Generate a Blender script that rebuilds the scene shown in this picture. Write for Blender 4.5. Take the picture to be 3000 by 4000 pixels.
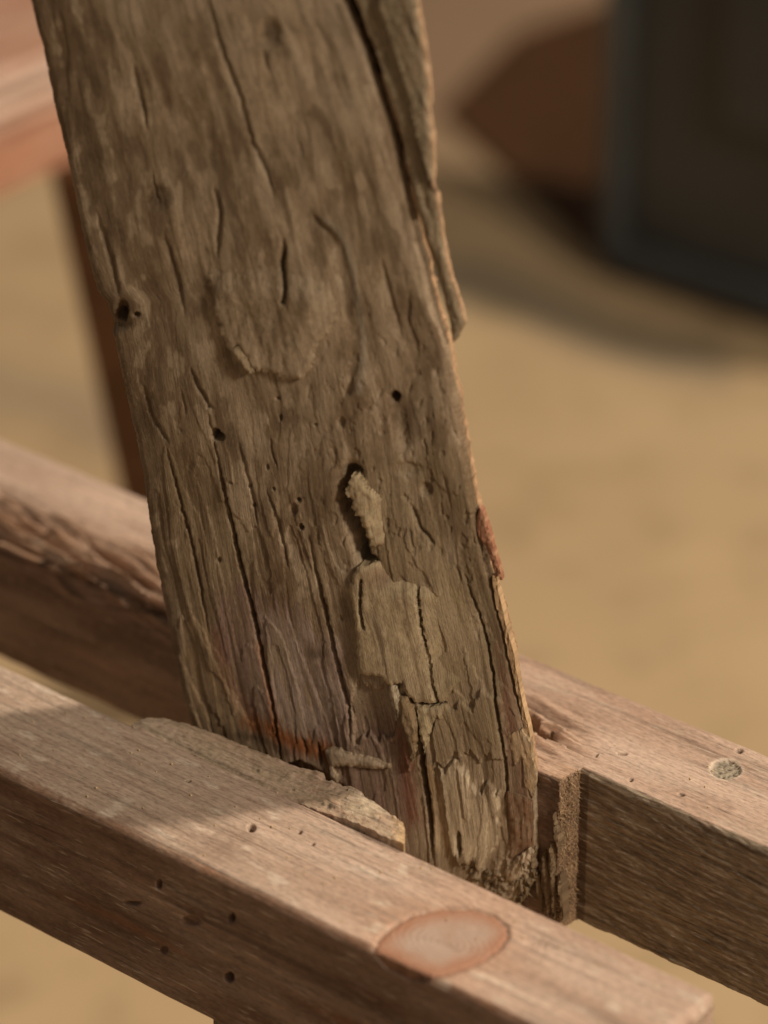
import bpy, bmesh, math, random
import numpy as np
from mathutils import Vector, Matrix
from mathutils.geometry import delaunay_2d_cdt

for o in list(bpy.data.objects): bpy.data.objects.remove(o)
scene = bpy.context.scene
C = scene.collection
rng = np.random.default_rng(7); random.seed(7)
R = math.radians

# ---------------------------------------------------------------- camera
TH = R(28); FPX = 15000.0; DIST = 1.5            # pitch below the horizon, focal length in photo pixels, metres to the joint
PHI = R(40.2)                                     # plan angle of the two rails
RAIL_Z = 0.50
f_ = np.array([0, math.cos(TH), -math.sin(TH)]); u_ = np.array([0, math.sin(TH), math.cos(TH)]); r_ = np.array([1., 0, 0])
O_REL = DIST * (f_ + r_ * (1585 - 1500) / FPX + u_ * (2000 - 3319.6) / FPX)
CAM = np.array([0, 0, RAIL_Z - O_REL[2]])
O = CAM + O_REL                                   # top back edge of the front rail, where its shoulder is
cam = bpy.data.cameras.new('camera'); cam_o = bpy.data.objects.new('camera', cam); C.objects.link(cam_o)
cam_o.location = CAM; cam_o.rotation_euler = (R(90) - TH, 0, 0)
cam.sensor_fit = 'VERTICAL'; cam.sensor_height = 36; cam.lens = 135
cam.clip_start = .05; cam.clip_end = 60
cam.dof.use_dof = True; cam.dof.focus_distance = 1.542; cam.dof.aperture_fstop = 4.1; cam.dof.aperture_blades = 9
scene.camera = cam_o
scene.render.resolution_x = 768; scene.render.resolution_y = 1024

# ---------------------------------------------------------------- light: warm hall lamps, dim warm surroundings
w = bpy.data.worlds.new('World'); scene.world = w; w.use_nodes = True
w.node_tree.nodes['Background'].inputs[0].default_value = (1.0, .84, .66, 1)
w.node_tree.nodes['Background'].inputs[1].default_value = .14
def lamp(name, loc, aim, size, power, col):
    l = bpy.data.lights.new(name, 'AREA'); l.shape = 'DISK'; l.size = size; l.energy = power; l.color = col
    o = bpy.data.objects.new(name, l); C.objects.link(o); o.location = loc
    o.rotation_euler = (Vector(aim) - Vector(loc)).to_track_quat('-Z', 'Y').to_euler(); return o
AIM = Vector(O)
lamp('hall_lamp', AIM + Vector((2.0, .95, 2.9)), AIM + Vector((0.1, .4, -.2)), .22, 112, (1, .87, .70))
lamp('side_lamp', AIM + Vector((2.15, -1.9, 2.1)), AIM + Vector((0, .3, 0)), .6, 96, (1, .87, .70))
vs = scene.view_settings
vs.view_transform = 'Standard'; vs.look = 'None'; vs.gamma = 1; vs.exposure = 0; vs.use_curve_mapping = False
scene.cycles.use_denoising = True

# ---------------------------------------------------------------- numpy helpers
def proj(P):
    Q = P - CAM; d = Q @ f_
    return 1500 + FPX * (Q @ r_) / d, 2000 - FPX * (Q @ u_) / d
def rays(px, py):
    px = np.asarray(px, float); py = np.asarray(py, float)
    return f_ + ((px - 1500) / FPX)[..., None] * r_ + ((2000 - py) / FPX)[..., None] * u_
def on_plane(px, py, P0, n):
    d = rays(px, py); t = ((P0 - CAM) @ n) / (d @ n)
    return CAM + d * t[..., None]
UP = np.array([0, 0, 1.])
_perm = rng.permutation(4096); _ga = rng.uniform(0, 2 * np.pi, 4096)
def perlin(x, y):
    xi = np.floor(x).astype(np.int64); yi = np.floor(y).astype(np.int64); xf = x - xi; yf = y - yi
    def g(ix, iy, dx, dy):
        a = _ga[_perm[(ix + _perm[iy & 4095]) & 4095]]; return np.cos(a) * dx + np.sin(a) * dy
    u = xf * xf * xf * (xf * (xf * 6 - 15) + 10); v = yf * yf * yf * (yf * (yf * 6 - 15) + 10)
    a = g(xi, yi, xf, yf); b = g(xi + 1, yi, xf - 1, yf); c = g(xi, yi + 1, xf, yf - 1); d = g(xi + 1, yi + 1, xf - 1, yf - 1)
    return 1.5 * ((a + (b - a) * u) * (1 - v) + (c + (d - c) * u) * v)
def fbm(x, y, o=3, k=.5):
    s = 0; a = 1; t = 0
    for i in range(o):
        s = s + a * perlin(x * 2 ** i + 17.3 * i, y * 2 ** i + 9.1 * i); t += a; a *= k
    return s / t
def sst(a, b, x):
    t = np.clip((x - a) / (b - a), 0, 1); return t * t * (3 - 2 * t)
def dist_poly(x, y, pts, closed=False):
    pts = list(pts); best = np.full(x.shape, 1e9); arc = np.zeros(x.shape); tot = 0
    seg = list(zip(pts[:-1], pts[1:])) + ([(pts[-1], pts[0])] if closed else [])
    L = sum(math.dist(a, b) for a, b in seg)
    for (x0, y0), (x1, y1) in seg:
        l2 = (x1 - x0) ** 2 + (y1 - y0) ** 2 + 1e-9
        t = np.clip(((x - x0) * (x1 - x0) + (y - y0) * (y1 - y0)) / l2, 0, 1)
        d = np.hypot(x - x0 - t * (x1 - x0), y - y0 - t * (y1 - y0))
        m = d < best; best = np.where(m, d, best); arc = np.where(m, (tot + t * math.sqrt(l2)) / L, arc); tot += math.sqrt(l2)
    return best, arc
def inside(x, y, pts):
    r = np.zeros(x.shape, bool); n = len(pts)
    for i in range(n):
        x0, y0 = pts[i]; x1, y1 = pts[(i + 1) % n]
        if y0 == y1: continue
        c = (y0 > y) != (y1 > y); r ^= c & (x < (x1 - x0) * (y - y0) / (y1 - y0) + x0)
    return r
def sdist(x, y, pts):                               # positive inside
    d, _ = dist_poly(x, y, pts, True); return np.where(inside(x, y, pts), d, -d)

# ---------------------------------------------------------------- mesh helpers
def make(name, V, Fq, mat, parent=None, col=None, smooth=True, mw=None, extra=None):
    me = bpy.data.meshes.new(name)
    V = np.asarray(V, np.float32)
    if isinstance(Fq, np.ndarray):
        n, k = Fq.shape
        me.vertices.add(len(V)); me.vertices.foreach_set('co', V.ravel())
        me.loops.add(n * k); me.loops.foreach_set('vertex_index', Fq.ravel().astype(np.int32))
        me.polygons.add(n); me.polygons.foreach_set('loop_start', np.arange(0, n * k, k, dtype=np.int32))
        me.polygons.foreach_set('loop_total', np.full(n, k, np.int32)); me.update(calc_edges=True)
    else:
        me.from_pydata(V.tolist(), [], [list(map(int, q)) for q in Fq]); me.update()
    if smooth: me.polygons.foreach_set('use_smooth', np.ones(len(me.polygons), bool))
    if col is None: col = np.zeros((len(me.vertices), 4))
    if True:
        a = me.attributes.new('stain', 'FLOAT_COLOR', 'POINT'); a.data.foreach_set('color', np.asarray(col, np.float32).ravel())
    if extra is not None:
        a = me.attributes.new('grain', 'FLOAT_VECTOR', 'POINT'); a.data.foreach_set('vector', np.asarray(extra, np.float32).ravel())
    if mat: me.materials.append(mat)
    o = bpy.data.objects.new(name, me); C.objects.link(o)
    if mw is not None: o.matrix_world = mw
    if parent is not None:
        o.parent = parent
        bpy.context.view_layer.update(); o.matrix_parent_inverse = parent.matrix_world.inverted()
    return o
def thing(name, loc, label, cat, group=None):
    o = bpy.data.objects.new(name, None); C.objects.link(o); o.location = loc; o['label'] = label; o['category'] = cat
    o.empty_display_size = .02
    if group: o['group'] = group
    bpy.context.view_layer.update(); return o
def grid_faces(nr, nc, wrap=False):
    i = np.arange(nr - 1)[:, None]; j = np.arange(nc if wrap else nc - 1)[None]
    a = i * nc + j; b = i * nc + (j + 1) % nc; c = (i + 1) * nc + (j + 1) % nc; d = (i + 1) * nc + j
    return np.stack([a, b, c, d], -1).reshape(-1, 4)
class Stain:
    def __init__(s, n): s.c = np.zeros((n, 4)); s.n = n
    def add(s, m, rgb):
        m = np.clip(np.asarray(m, float).ravel(), 0, 1)[:, None]; a0 = s.c[:, 3:]
        a = m + a0 * (1 - m)
        s.c[:, :3] = np.where(a > 1e-5, (np.array(rgb) * m + s.c[:, :3] * a0 * (1 - m)) / np.maximum(a, 1e-5), s.c[:, :3]); s.c[:, 3:] = a

# ---------------------------------------------------------------- materials
class NT:
    def __init__(s, name):
        s.m = bpy.data.materials.new(name); s.m.use_nodes = True; s.t = s.m.node_tree; s.b = s.t.nodes['Principled BSDF']
    def n(s, k, **kw):
        x = s.t.nodes.new(k)
        for a, v in kw.items(): setattr(x, a, v)
        return x
    def l(s, a, b): s.t.links.new(a, b)
    def coord(s, attr=None, scale=(1, 1, 1), loc=(0, 0, 0)):
        m = s.n('ShaderNodeMapping'); m.inputs['Scale'].default_value = scale; m.inputs['Location'].default_value = loc
        if attr: a = s.n('ShaderNodeAttribute', attribute_name=attr); s.l(a.outputs['Vector'], m.inputs[0])
        else: a = s.n('ShaderNodeTexCoord'); s.l(a.outputs['Object'], m.inputs[0])
        return m.outputs[0]
    def noise(s, v, scale=1, detail=5, rough=.55, dist=0):
        x = s.n('ShaderNodeTexNoise'); s.l(v, x.inputs['Vector']); x.inputs['Scale'].default_value = scale
        x.inputs['Detail'].default_value = detail; x.inputs['Roughness'].default_value = rough; x.inputs['Distortion'].default_value = dist
        return x.outputs['Fac']
    def ramp(s, f, stops):
        x = s.n('ShaderNodeValToRGB'); e = x.color_ramp.elements
        while len(e) < len(stops): e.new(.5)
        for q, (p, c) in zip(e, stops): q.position = p; q.color = (*c, 1) if len(c) == 3 else c
        s.l(f, x.inputs[0]); return x.outputs[0]
    def mix(s, f, a, b, mode='MIX'):
        x = s.n('ShaderNodeMix', data_type='RGBA', blend_type=mode)
        for sock, v in ((x.inputs[0], f), (x.inputs[6], a), (x.inputs[7], b)):
            if isinstance(v, (int, float)): sock.default_value = v
            elif isinstance(v, tuple): sock.default_value = (*v, 1)
            else: s.l(v, sock)
        return x.outputs[2]
    def math(s, op, a, b=0):
        x = s.n('ShaderNodeMath', operation=op)
        for k, v in enumerate((a, b)):
            if isinstance(v, (int, float)): x.inputs[k].default_value = v
            else: s.l(v, x.inputs[k])
        return x.outputs[0]
    def bump(s, h, dist, strength=1, prev=None):
        x = s.n('ShaderNodeBump'); x.inputs['Distance'].default_value = dist; x.inputs['Strength'].default_value = strength
        s.l(h, x.inputs['Height'])
        if prev is not None: s.l(prev, x.inputs['Normal'])
        return x.outputs[0]
    def stain(s, base):
        a = s.n('ShaderNodeAttribute', attribute_name='stain'); return s.mix(a.outputs['Alpha'], base, a.outputs['Color'])
    def done(s, col, rough, nrm=None, spec=.25):
        for k, v in (('Base Color', col), ('Roughness', rough)):
            if isinstance(v, (int, float)): s.b.inputs[k].default_value = v
            elif isinstance(v, tuple): s.b.inputs[k].default_value = (*v, 1)
            else: s.l(v, s.b.inputs[k])
        s.b.inputs['Specular IOR Level'].default_value = spec
        if nrm is not None: s.l(nrm, s.b.inputs['Normal'])
        return s.m
def g3(v): return (v, v, v)

def weathered_wood():        # grain attribute: (across, along, 0) in millimetres
    t = NT('weathered_timber')
    big = t.noise(t.coord('grain', (.045, .016, 1)), 1, 4, .6, .6)
    mid = t.noise(t.coord('grain', (.24, .022, 1), (7, 3, 0)), 1, 5, .6, .0)
    fin = t.noise(t.coord('grain', (2.4, .085, 1), (1, 8, 0)), 1, 4, .6, 0)
    spk = t.noise(t.coord('grain', (1.7, .55, 1), (4, 2, 0)), 1, 5, .7)
    c = t.ramp(big, [(.30, (.15, .096, .053)), (.48, (.27, .197, .125)), (.7, (.355, .275, .19))])
    c = t.stain(c)
    c = t.mix(t.ramp(mid, [(.33, g3(.75)), (.47, g3(0))]), c, (.12, .075, .04))
    c = t.mix(1, c, t.ramp(fin, [(.3, g3(.70)), (.48, g3(1)), (.72, g3(1.18))]), 'MULTIPLY')
    c = t.mix(1, c, t.ramp(spk, [(.3, g3(.62)), (.45, g3(1)), (.68, g3(1.24))]), 'MULTIPLY')
    fl = t.noise(t.coord('grain', (2.6, .30, 1), (3, 9, 0)), 1, 4, .65); c = t.mix(t.ramp(fl, [(.58, g3(0)), (.72, g3(.5))]), c, (.46, .37, .26)); c = t.mix(t.ramp(fl, [(.28, g3(.6)), (.38, g3(0))]), c, (.07, .045, .025))
    n = t.bump(fin, .00035, .6); n = t.bump(fl, .0005, .6, n); n = t.bump(spk, .0004, .6, n)
    return t.done(c, t.ramp(spk, [(.3, g3(.55)), (.7, g3(.85))]), n, .3)
def planed_wood(name, lo, mid_, hi, dirt, bump=1., dark=1.):
    t = NT(name)
    big = t.noise(t.coord(None, (5, 40, 40)), 1, 4, .6, .8)
    lines = t.noise(t.coord(None, (9, 420, 420), (3, 1, 2)), 1, 5, .62, .5)
    saw = t.noise(t.coord(None, (260, 900, 900), (3, 7, 1)), 1, 4, .7)
    patch = t.noise(t.coord(None, (22, 55, 55), (1, 5, 2)), 1, 5, .65)
    c = t.ramp(big, [(.3, lo), (.5, mid_), (.72, hi)])
    c = t.mix(t.ramp(patch, [(.56, g3(0)), (.75, g3(.7))]), c, dirt)
    c = t.stain(c)
    c = t.mix(1, c, t.ramp(lines, [(.30, g3(.58)), (.46, g3(.98)), (.72, g3(1.2))]), 'MULTIPLY')
    c = t.mix(1, c, t.ramp(saw, [(.32, g3(.68)), (.48, g3(1)), (.66, g3(1.24))]), 'MULTIPLY')
    fl = t.noise(t.coord(None, (75, 800, 800), (9, 2, 1)), 1, 3, .6); c = t.mix(t.ramp(fl, [(.60, g3(0)), (.72, g3(.55))]), c, (.62, .50, .40)); c = t.mix(t.ramp(fl, [(.26, g3(.6)), (.36, g3(0))]), c, tuple(v * .4 for v in lo))
    n = t.bump(saw, .0004 * bump, .8); n = t.bump(lines, .0005 * bump, .7, n); n = t.bump(fl, .0005 * bump, .7, n)
    return t.done(c, .62, n, .3)
M_post = weathered_wood()
M_rail = planed_wood('pink_planed_timber', (.36, .235, .17), (.45, .315, .24), (.52, .39, .31), (.41, .325, .25))
M_back = planed_wood('background_red_timber', (.27, .12, .07), (.40, .22, .15), (.52, .36, .27), (.30, .13, .07))
def plain_wood(name, a, b):
    t = NT(name); n1 = t.noise(t.coord(None, (4, 4, 30)), 1, 4, .6); n2 = t.noise(t.coord(None, (60, 60, 200)), 1, 4, .6)
    return t.done(t.mix(1, t.ramp(n1, [(.3, a), (.7, b)]), t.ramp(n2, [(.3, g3(.75)), (.7, g3(1.2))]), 'MULTIPLY'), .7, None, .15)
M_dark = plain_wood('dark_red_brown', (.060, .026, .010), (.092, .041, .017))
M_leg = planed_wood('brown_timber', (.13, .09, .06), (.17, .12, .085), (.22, .165, .12), (.12, .08, .05))

def ring_wood():
    t = NT('knot_wood')
    co = t.coord(None)
    wv = t.n('ShaderNodeTexWave', wave_type='RINGS', rings_direction='Z'); wv.inputs['Scale'].default_value = 140
    wv.inputs['Distortion'].default_value = 4.5; wv.inputs['Detail'].default_value = 2; wv.inputs['Detail Scale'].default_value = 30
    t.l(co, wv.inputs[0])
    n1 = t.noise(t.coord(None, (90, 90, 90)), 1, 4)
    c = t.ramp(n1, [(.3, (.42, .275, .205)), (.7, (.50, .36, .285))])
    c = t.stain(c)
    c = t.mix(1, c, t.ramp(wv.outputs['Fac'], [(0, g3(.80)), (.45, g3(1)), (1, g3(1.06))]), 'MULTIPLY')
    n = t.bump(wv.outputs['Fac'], .0002, .5)
    n = t.bump(t.noise(t.coord(None, (900, 900, 900)), 1, 3), .0003, .6, n)
    return t.done(c, .5, n, .3)
M_knot = ring_wood()
def flat(name, col, rough, spec=.3, nz=None):
    t = NT(name); c = col
    if nz:
        n1 = t.noise(t.coord(None, (nz,) * 3), 1, 5, .6)
        c = t.ramp(n1, [(.3, tuple(v * .75 for v in col)), (.7, tuple(v * 1.2 for v in col))])
    return t.done(c, rough, None, spec)
def floor_mat():
    t = NT('tan_floor')
    a = t.noise(t.coord(None, (2.2,) * 3), 1, 4, .55); b = t.noise(t.coord(None, (14,) * 3, (2, 1, 0)), 1, 5, .65)
    c = t.ramp(a, [(.3, (.41, .285, .16)), (.7, (.50, .36, .21))])
    c = t.mix(t.ramp(b, [(.50, g3(0)), (.68, g3(.6))]), c, (.30, .205, .115)); b2 = t.noise(t.coord(None, (6, 11, 6), (5, 1, 0)), 1, 3, .6); c = t.mix(t.ramp(b2, [(.52, g3(0)), (.7, g3(.5))]), c, (.52, .38, .215))
    c = t.stain(c)
    return t.done(c, .7, t.bump(b, .002, .3), .2)
M_floor = floor_mat()
def can_mat():
    t = NT('olive_grey_painted_metal')
    a = t.noise(t.coord(None, (9,) * 3), 1, 5, .6)
    c = t.ramp(a, [(.3, (.020, .023, .025)), (.7, (.033, .037, .039))])
    return t.done(c, .34, None, .5)
M_can = can_mat()
M_rim = flat('rim_highlight_grey', (.046, .051, .054), .34, .5, 12)  # lighter than the body: the rim's highlight is put into its colour

# ---------------------------------------------------------------- floor
d_ = np.array([math.cos(PHI), -math.sin(PHI), 0]); n_ = np.array([math.sin(PHI), math.cos(PHI), 0])
def floor_pt(px, py, z=0.): return on_plane(np.array(px, float), np.array(py, float), np.array([0, 0, z]), UP)
gx = np.linspace(-3, 3, 240); gy = np.linspace(-1, 6, 260)
X, Y = np.meshgrid(gx, gy); Vf = np.stack([X.ravel(), Y.ravel(), np.zeros(X.size)], 1)
fx, fy = proj(Vf); ok = (Vf - CAM) @ f_ > .3
fx = np.where(ok, fx, -9e4); fy = np.where(ok, fy, 9e4)
st = Stain(len(Vf))
wob = 45 * fbm(fx / 300, fy / 200, 2)
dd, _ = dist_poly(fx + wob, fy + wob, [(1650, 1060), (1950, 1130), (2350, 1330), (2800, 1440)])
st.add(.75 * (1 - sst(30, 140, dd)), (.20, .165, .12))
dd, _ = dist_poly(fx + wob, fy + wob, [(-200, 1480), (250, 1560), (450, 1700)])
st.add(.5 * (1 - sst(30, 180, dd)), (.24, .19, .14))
dd = np.hypot(fx - 1885, fy - 1235); st.add(.8 * (1 - sst(15, 60, dd)), (.20, .165, .05))
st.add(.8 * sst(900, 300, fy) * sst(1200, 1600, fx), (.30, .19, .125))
st.add(.35 * sst(1700, 3000, fx) * sst(1300, 1500, fy) * np.clip(.5 + fbm(fx / 260, fy / 160, 3), 0, 1), (.36, .26, .15))
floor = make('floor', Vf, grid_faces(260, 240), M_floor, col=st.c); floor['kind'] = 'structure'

# ---------------------------------------------------------------- rails
MW = Matrix(((d_[0], n_[0], 0, O[0]), (d_[1], n_[1], 0, O[1]), (0, 0, 1, O[2]), (0, 0, 0, 1)))
def rail_local(px, py, z=0.):                       # photo point on the level of the rail top -> (s, p)
    P = on_plane(np.array(px, float), np.array(py, float), O + UP * z, UP) - O
    return P @ d_, P @ n_
def rail_front(px, py, p):                          # photo point on the rail's front face at p -> (s, z)
    P = on_plane(np.array(px, float), np.array(py, float), O + n_ * p, n_) - O
    return P @ d_, P[..., 2]
def section(Nt, Nf, r, Nb=6, Na=6):
    L = []                                          # (A front share, B top share, offset p, offset z, normal p, normal z, face)
    for k in range(Nt): a = k / (Nt - 1); L.append((a, 1, -r * (1 - a) + r * a, 0, 0, 1, 0))
    for k in range(1, Na): t = k / Na * math.pi / 2; L.append((1, 1, r - r * math.sin(t), -r + r * math.cos(t), -math.sin(t), math.cos(t), 1))
    for k in range(Nf): a = k / (Nf - 1); L.append((1, 1 - a, 0, -r * (1 - a) + r * a, -1, 0, 2))
    for k in range(1, Na): t = k / Na * math.pi / 2; L.append((1, 0, r - r * math.cos(t), r - r * math.sin(t), -math.cos(t), -math.sin(t), 3))
    for k in range(Nb): a = k / (Nb - 1); L.append((1 - a, 0, r * (1 - a) - r * a, 0, 0, -1, 4))
    for k in range(1, Na): t = k / Na * math.pi / 2; L.append((0, 0, -r + r * math.sin(t), r - r * math.cos(t), math.sin(t), -math.cos(t), 5))
    for k in range(Nb): a = k / (Nb - 1); L.append((0, a, 0, r * (1 - a) - r * a, 1, 0, 6))
    for k in range(1, Na): t = k / Na * math.pi / 2; L.append((0, 1, -r + r * math.cos(t), -r + r * math.sin(t), math.cos(t), math.sin(t), 7))
    return np.array(L, float)
def rail_mesh(name, S, pf, pb, h, sec, field, mat, parent):
    A, B, op, oz, np_, nz, face = sec.T
    Pm = pf[:, None] * A + pb[:, None] * (1 - A) + op; Zm = -(h + 0 * pf)[:, None] * (1 - B) + oz; Sm = S[:, None] + 0 * Pm
    W = O + Sm[..., None] * d_ + Pm[..., None] * n_ + Zm[..., None] * UP
    px, py = proj(W.reshape(-1, 3)); px = px.reshape(Pm.shape); py = py.reshape(Pm.shape)
    st = Stain(Pm.size)
    Hh, dS = field(Sm, Pm, Zm, px, py, np.broadcast_to(face, Pm.shape), st)
    Pm = Pm + Hh * np_; Zm = Zm + Hh * nz; Sm = Sm + dS
    V = np.stack([Sm, Pm, Zm], -1).reshape(-1, 3); nr, nc = Pm.shape
    Fq = grid_faces(nr, nc, True)
    # end caps as fans of quads collapsed to a centre
    V = np.vstack([V, V[:nc].mean(0), V[-nc:].mean(0)]); c0, c1 = nr * nc, nr * nc + 1
    j = np.arange(nc); k = (j + 1) % nc; b = (nr - 1) * nc
    st.c = np.vstack([st.c, st.c[:1], st.c[-1:]])
    tri0 = np.stack([np.full(nc, c0), k, j], 1); tri1 = np.stack([np.full(nc, c1), b + j, b + k], 1)
    faces = list(map(list, Fq[:0])); 
    o = make(name, V, Fq[:, ::-1].copy(), mat, parent, st.c, True, MW)
    bm = bmesh.new(); bm.from_mesh(o.data); bm.verts.ensure_lookup_table()
    for t in np.vstack([tri0, tri1]):
        try: bm.faces.new([bm.verts[int(q)] for q in t])
        except ValueError: pass
    bm.to_mesh(o.data); bm.free()
    return o
def pit(x, y, cx, cy, rx, ry, soft=.5):
    q = np.hypot((x - cx) / rx, (y - cy) / ry); return 1 - sst(1 - soft, 1 + soft * .4, q)

trestle = thing('timber_trestle', (O[0], O[1], 0), 'pale pinkish timber trestle with two parallel rails holding the old post', 'trestle')
WN, HN, GAP, WF, HF, EE = .0606, .0716, .0912, .0581, .0732, .0125

# front rail
sR = rail_local(2812, 3880)[0]
S = np.arange(-.36, sR, .00052)
S = np.append(S, sR)
KN = [(1465, 3712), (1480, 3672), (1530, 3622), (1610, 3575), (1720, 3548), (1840, 3548), (1930, 3575), (1980, 3620), (1985, 3660),
      (1950, 3710), (1890, 3750), (1810, 3785), (1735, 3808), (1690, 3812)]
def front_field(s, p, z, px, py, face, st):
    top = (face <= 1) | (face == 7); fr = (face >= 1) & (face <= 3)
    H = .00045 * fbm(s * 30, p * 60 + z * 60, 3) + .00022 * fbm(s * 40, (p + z) * 900, 3)
    # worn arris and saw tear
    H = H - (face == 1) * (.0004 + .0009 * np.clip(fbm(s * 55, s * 0 + 3, 4), 0, 1))
    j = 7 * fbm(px / 40, py / 40, 2)
    T = top * 1.
    k, arc = dist_poly(px, py, KN, False)
    kin = sdist(px, py, KN)
    H = H - T * (.0011 * np.exp(-((kin - 0) / 7) ** 2)) - T * .0012 * (kin > 5)     # bed the knot sits in
    ring = T * np.exp(-((kin) / 9) ** 2); st.add(.6 * ring * np.clip(.6 + 1.2 * fbm(px / 40, py / 40, 3), 0, 1), (.07, .04, .025))
    st.add(.55 * T * (kin < 0) * np.exp(kin / 90), (.43, .235, .145))
    # hollow of the knot on the front face
    Fm = fr * 1.
    hol = Fm * inside(px + j, py, [(1455, 3695), (1500, 3720), (1600, 3765), (1700, 3812), (1660, 3838), (1600, 3832), (1520, 3790), (1470, 3740)])
    H = H - .008 * hol * (1 - .5 * np.clip((px - 1600) / 120, 0, 1)); st.add(.7 * hol, (.12, .075, .045))
    for cx, cy, rx, ry, dp in ((983, 3232, 15, 17, .005), (1170, 3250, 9, 7, .0025), (1222, 3296, 7, 6, .002), (1450, 3140, 8, 7, .002), (735, 3051, 9, 6, .002), (700, 2900, 6, 5, .002)):
        m = T * pit(px + .3 * j, py, cx, cy, rx, ry); H = H - dp * m; st.add(.6 * m, (.09, .06, .035))
    for cx, cy, rx, ry, dp in ((620, 3454, 11, 18, .004), (903, 3586, 13, 20, .004), (894, 3817, 18, 20, .004), (747, 3597, 42, 22, .0012), (640, 3710, 16, 16, .0015)):
        m = Fm * pit(px + .5 * j, py + .5 * j, cx, cy, rx, ry); H = H - dp * m; st.add(.75 * m, (.085, .038, .022))
    for pts, wd, dp, part in (([(735, 3133), (800, 3160), (890, 3195)], 5, .0012, T), ([(900, 2995), (1010, 3060), (1110, 3105)], 4, .001, T),
                              ([(480, 3525), (530, 3530), (560, 3524)], 7, .0018, Fm), ([(0, 3160), (300, 3290)], 4, .0004, Fm)):
        d, a = dist_poly(px + j, py + .5 * j, pts); m = part * np.exp(-(d / wd) ** 2) * np.sin(np.pi * np.clip(a, .02, .98)); H = H - dp * m; st.add(.7 * m, (.08, .05, .03))
    # right end splits
    m = T * inside(px, py, [(1600, 3325), (1720, 3372), (1705, 3395), (1640, 3378)]) ; st.add(.5 * m * np.clip(.5 + fbm(px / 20, py / 20, 3), 0, 1), (.16, .10, .075))
    m = T * pit(px + 2 * j, py + j, 2110, 3690, 60, 40, .9); H = H - m * .0012 * np.clip(fbm(px / 12, py / 12, 3) + .2, 0, 1); st.add(.6 * m * np.clip(.3 + fbm(px / 18, py / 18, 3) * 1.4, 0, 1), (.15, .085, .05))
    m = T * pit(px + 2 * j, py + j, 1910, 3935, 40, 22, .9); st.add(.7 * m, (.18, .11, .07))
    # shade and brown grime coloured into the front face, red heart streaks, pale dusting on the top left
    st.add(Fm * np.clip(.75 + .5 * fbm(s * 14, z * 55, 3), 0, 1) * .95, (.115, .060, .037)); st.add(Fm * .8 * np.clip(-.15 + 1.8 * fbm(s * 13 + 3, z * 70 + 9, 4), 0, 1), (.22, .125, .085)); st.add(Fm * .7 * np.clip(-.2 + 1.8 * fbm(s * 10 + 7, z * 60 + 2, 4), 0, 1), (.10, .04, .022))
    d = np.abs(z + .046 + .006 * fbm(s * 9, s * 0, 2) - .035 * (s + .12)); st.add(Fm * .8 * np.exp(-(d / .0022) ** 2) * np.clip(.3 + 1.3 * fbm(s * 16, z * 40, 2), 0, 1), (.26, .095, .035))
    d = np.abs(z + .030 + .005 * fbm(s * 11, s * 0 + 5, 2)); st.add(Fm * .8 * np.exp(-(d / .0016) ** 2) * np.clip(.1 + 1.5 * fbm(s * 18, z * 40 + 4, 2), 0, 1), (.10, .045, .03))
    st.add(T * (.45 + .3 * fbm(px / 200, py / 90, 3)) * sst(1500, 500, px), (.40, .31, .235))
    st.add(T * .55 * sst(.12, .42, fbm(s * 26 + 4, p * 120, 4)), (.30, .20, .145)); st.add(T * .6 * sst(.2, .5, fbm(s * 60 + 9, p * 160 + 3, 4)), (.60, .49, .39))
    st.add((face == 1) * .6 * np.clip(.5 + fbm(s * 30, s * 0 + 9, 3), 0, 1), (.40, .19, .10))
    end = sst(sR - .004, sR, s)
    H = H - .0035 * end ** 2 * (1 + .5 * fbm(p * 200 + z * 200, z * 0, 2))
    return H, 0
front = rail_mesh('front_rail', S, np.full(S.shape, -WN), np.zeros(S.shape), HN, section(120, 130, .0028), front_field, M_rail, trestle)
front['label'] = 'near rail with a large oval knot'

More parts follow.
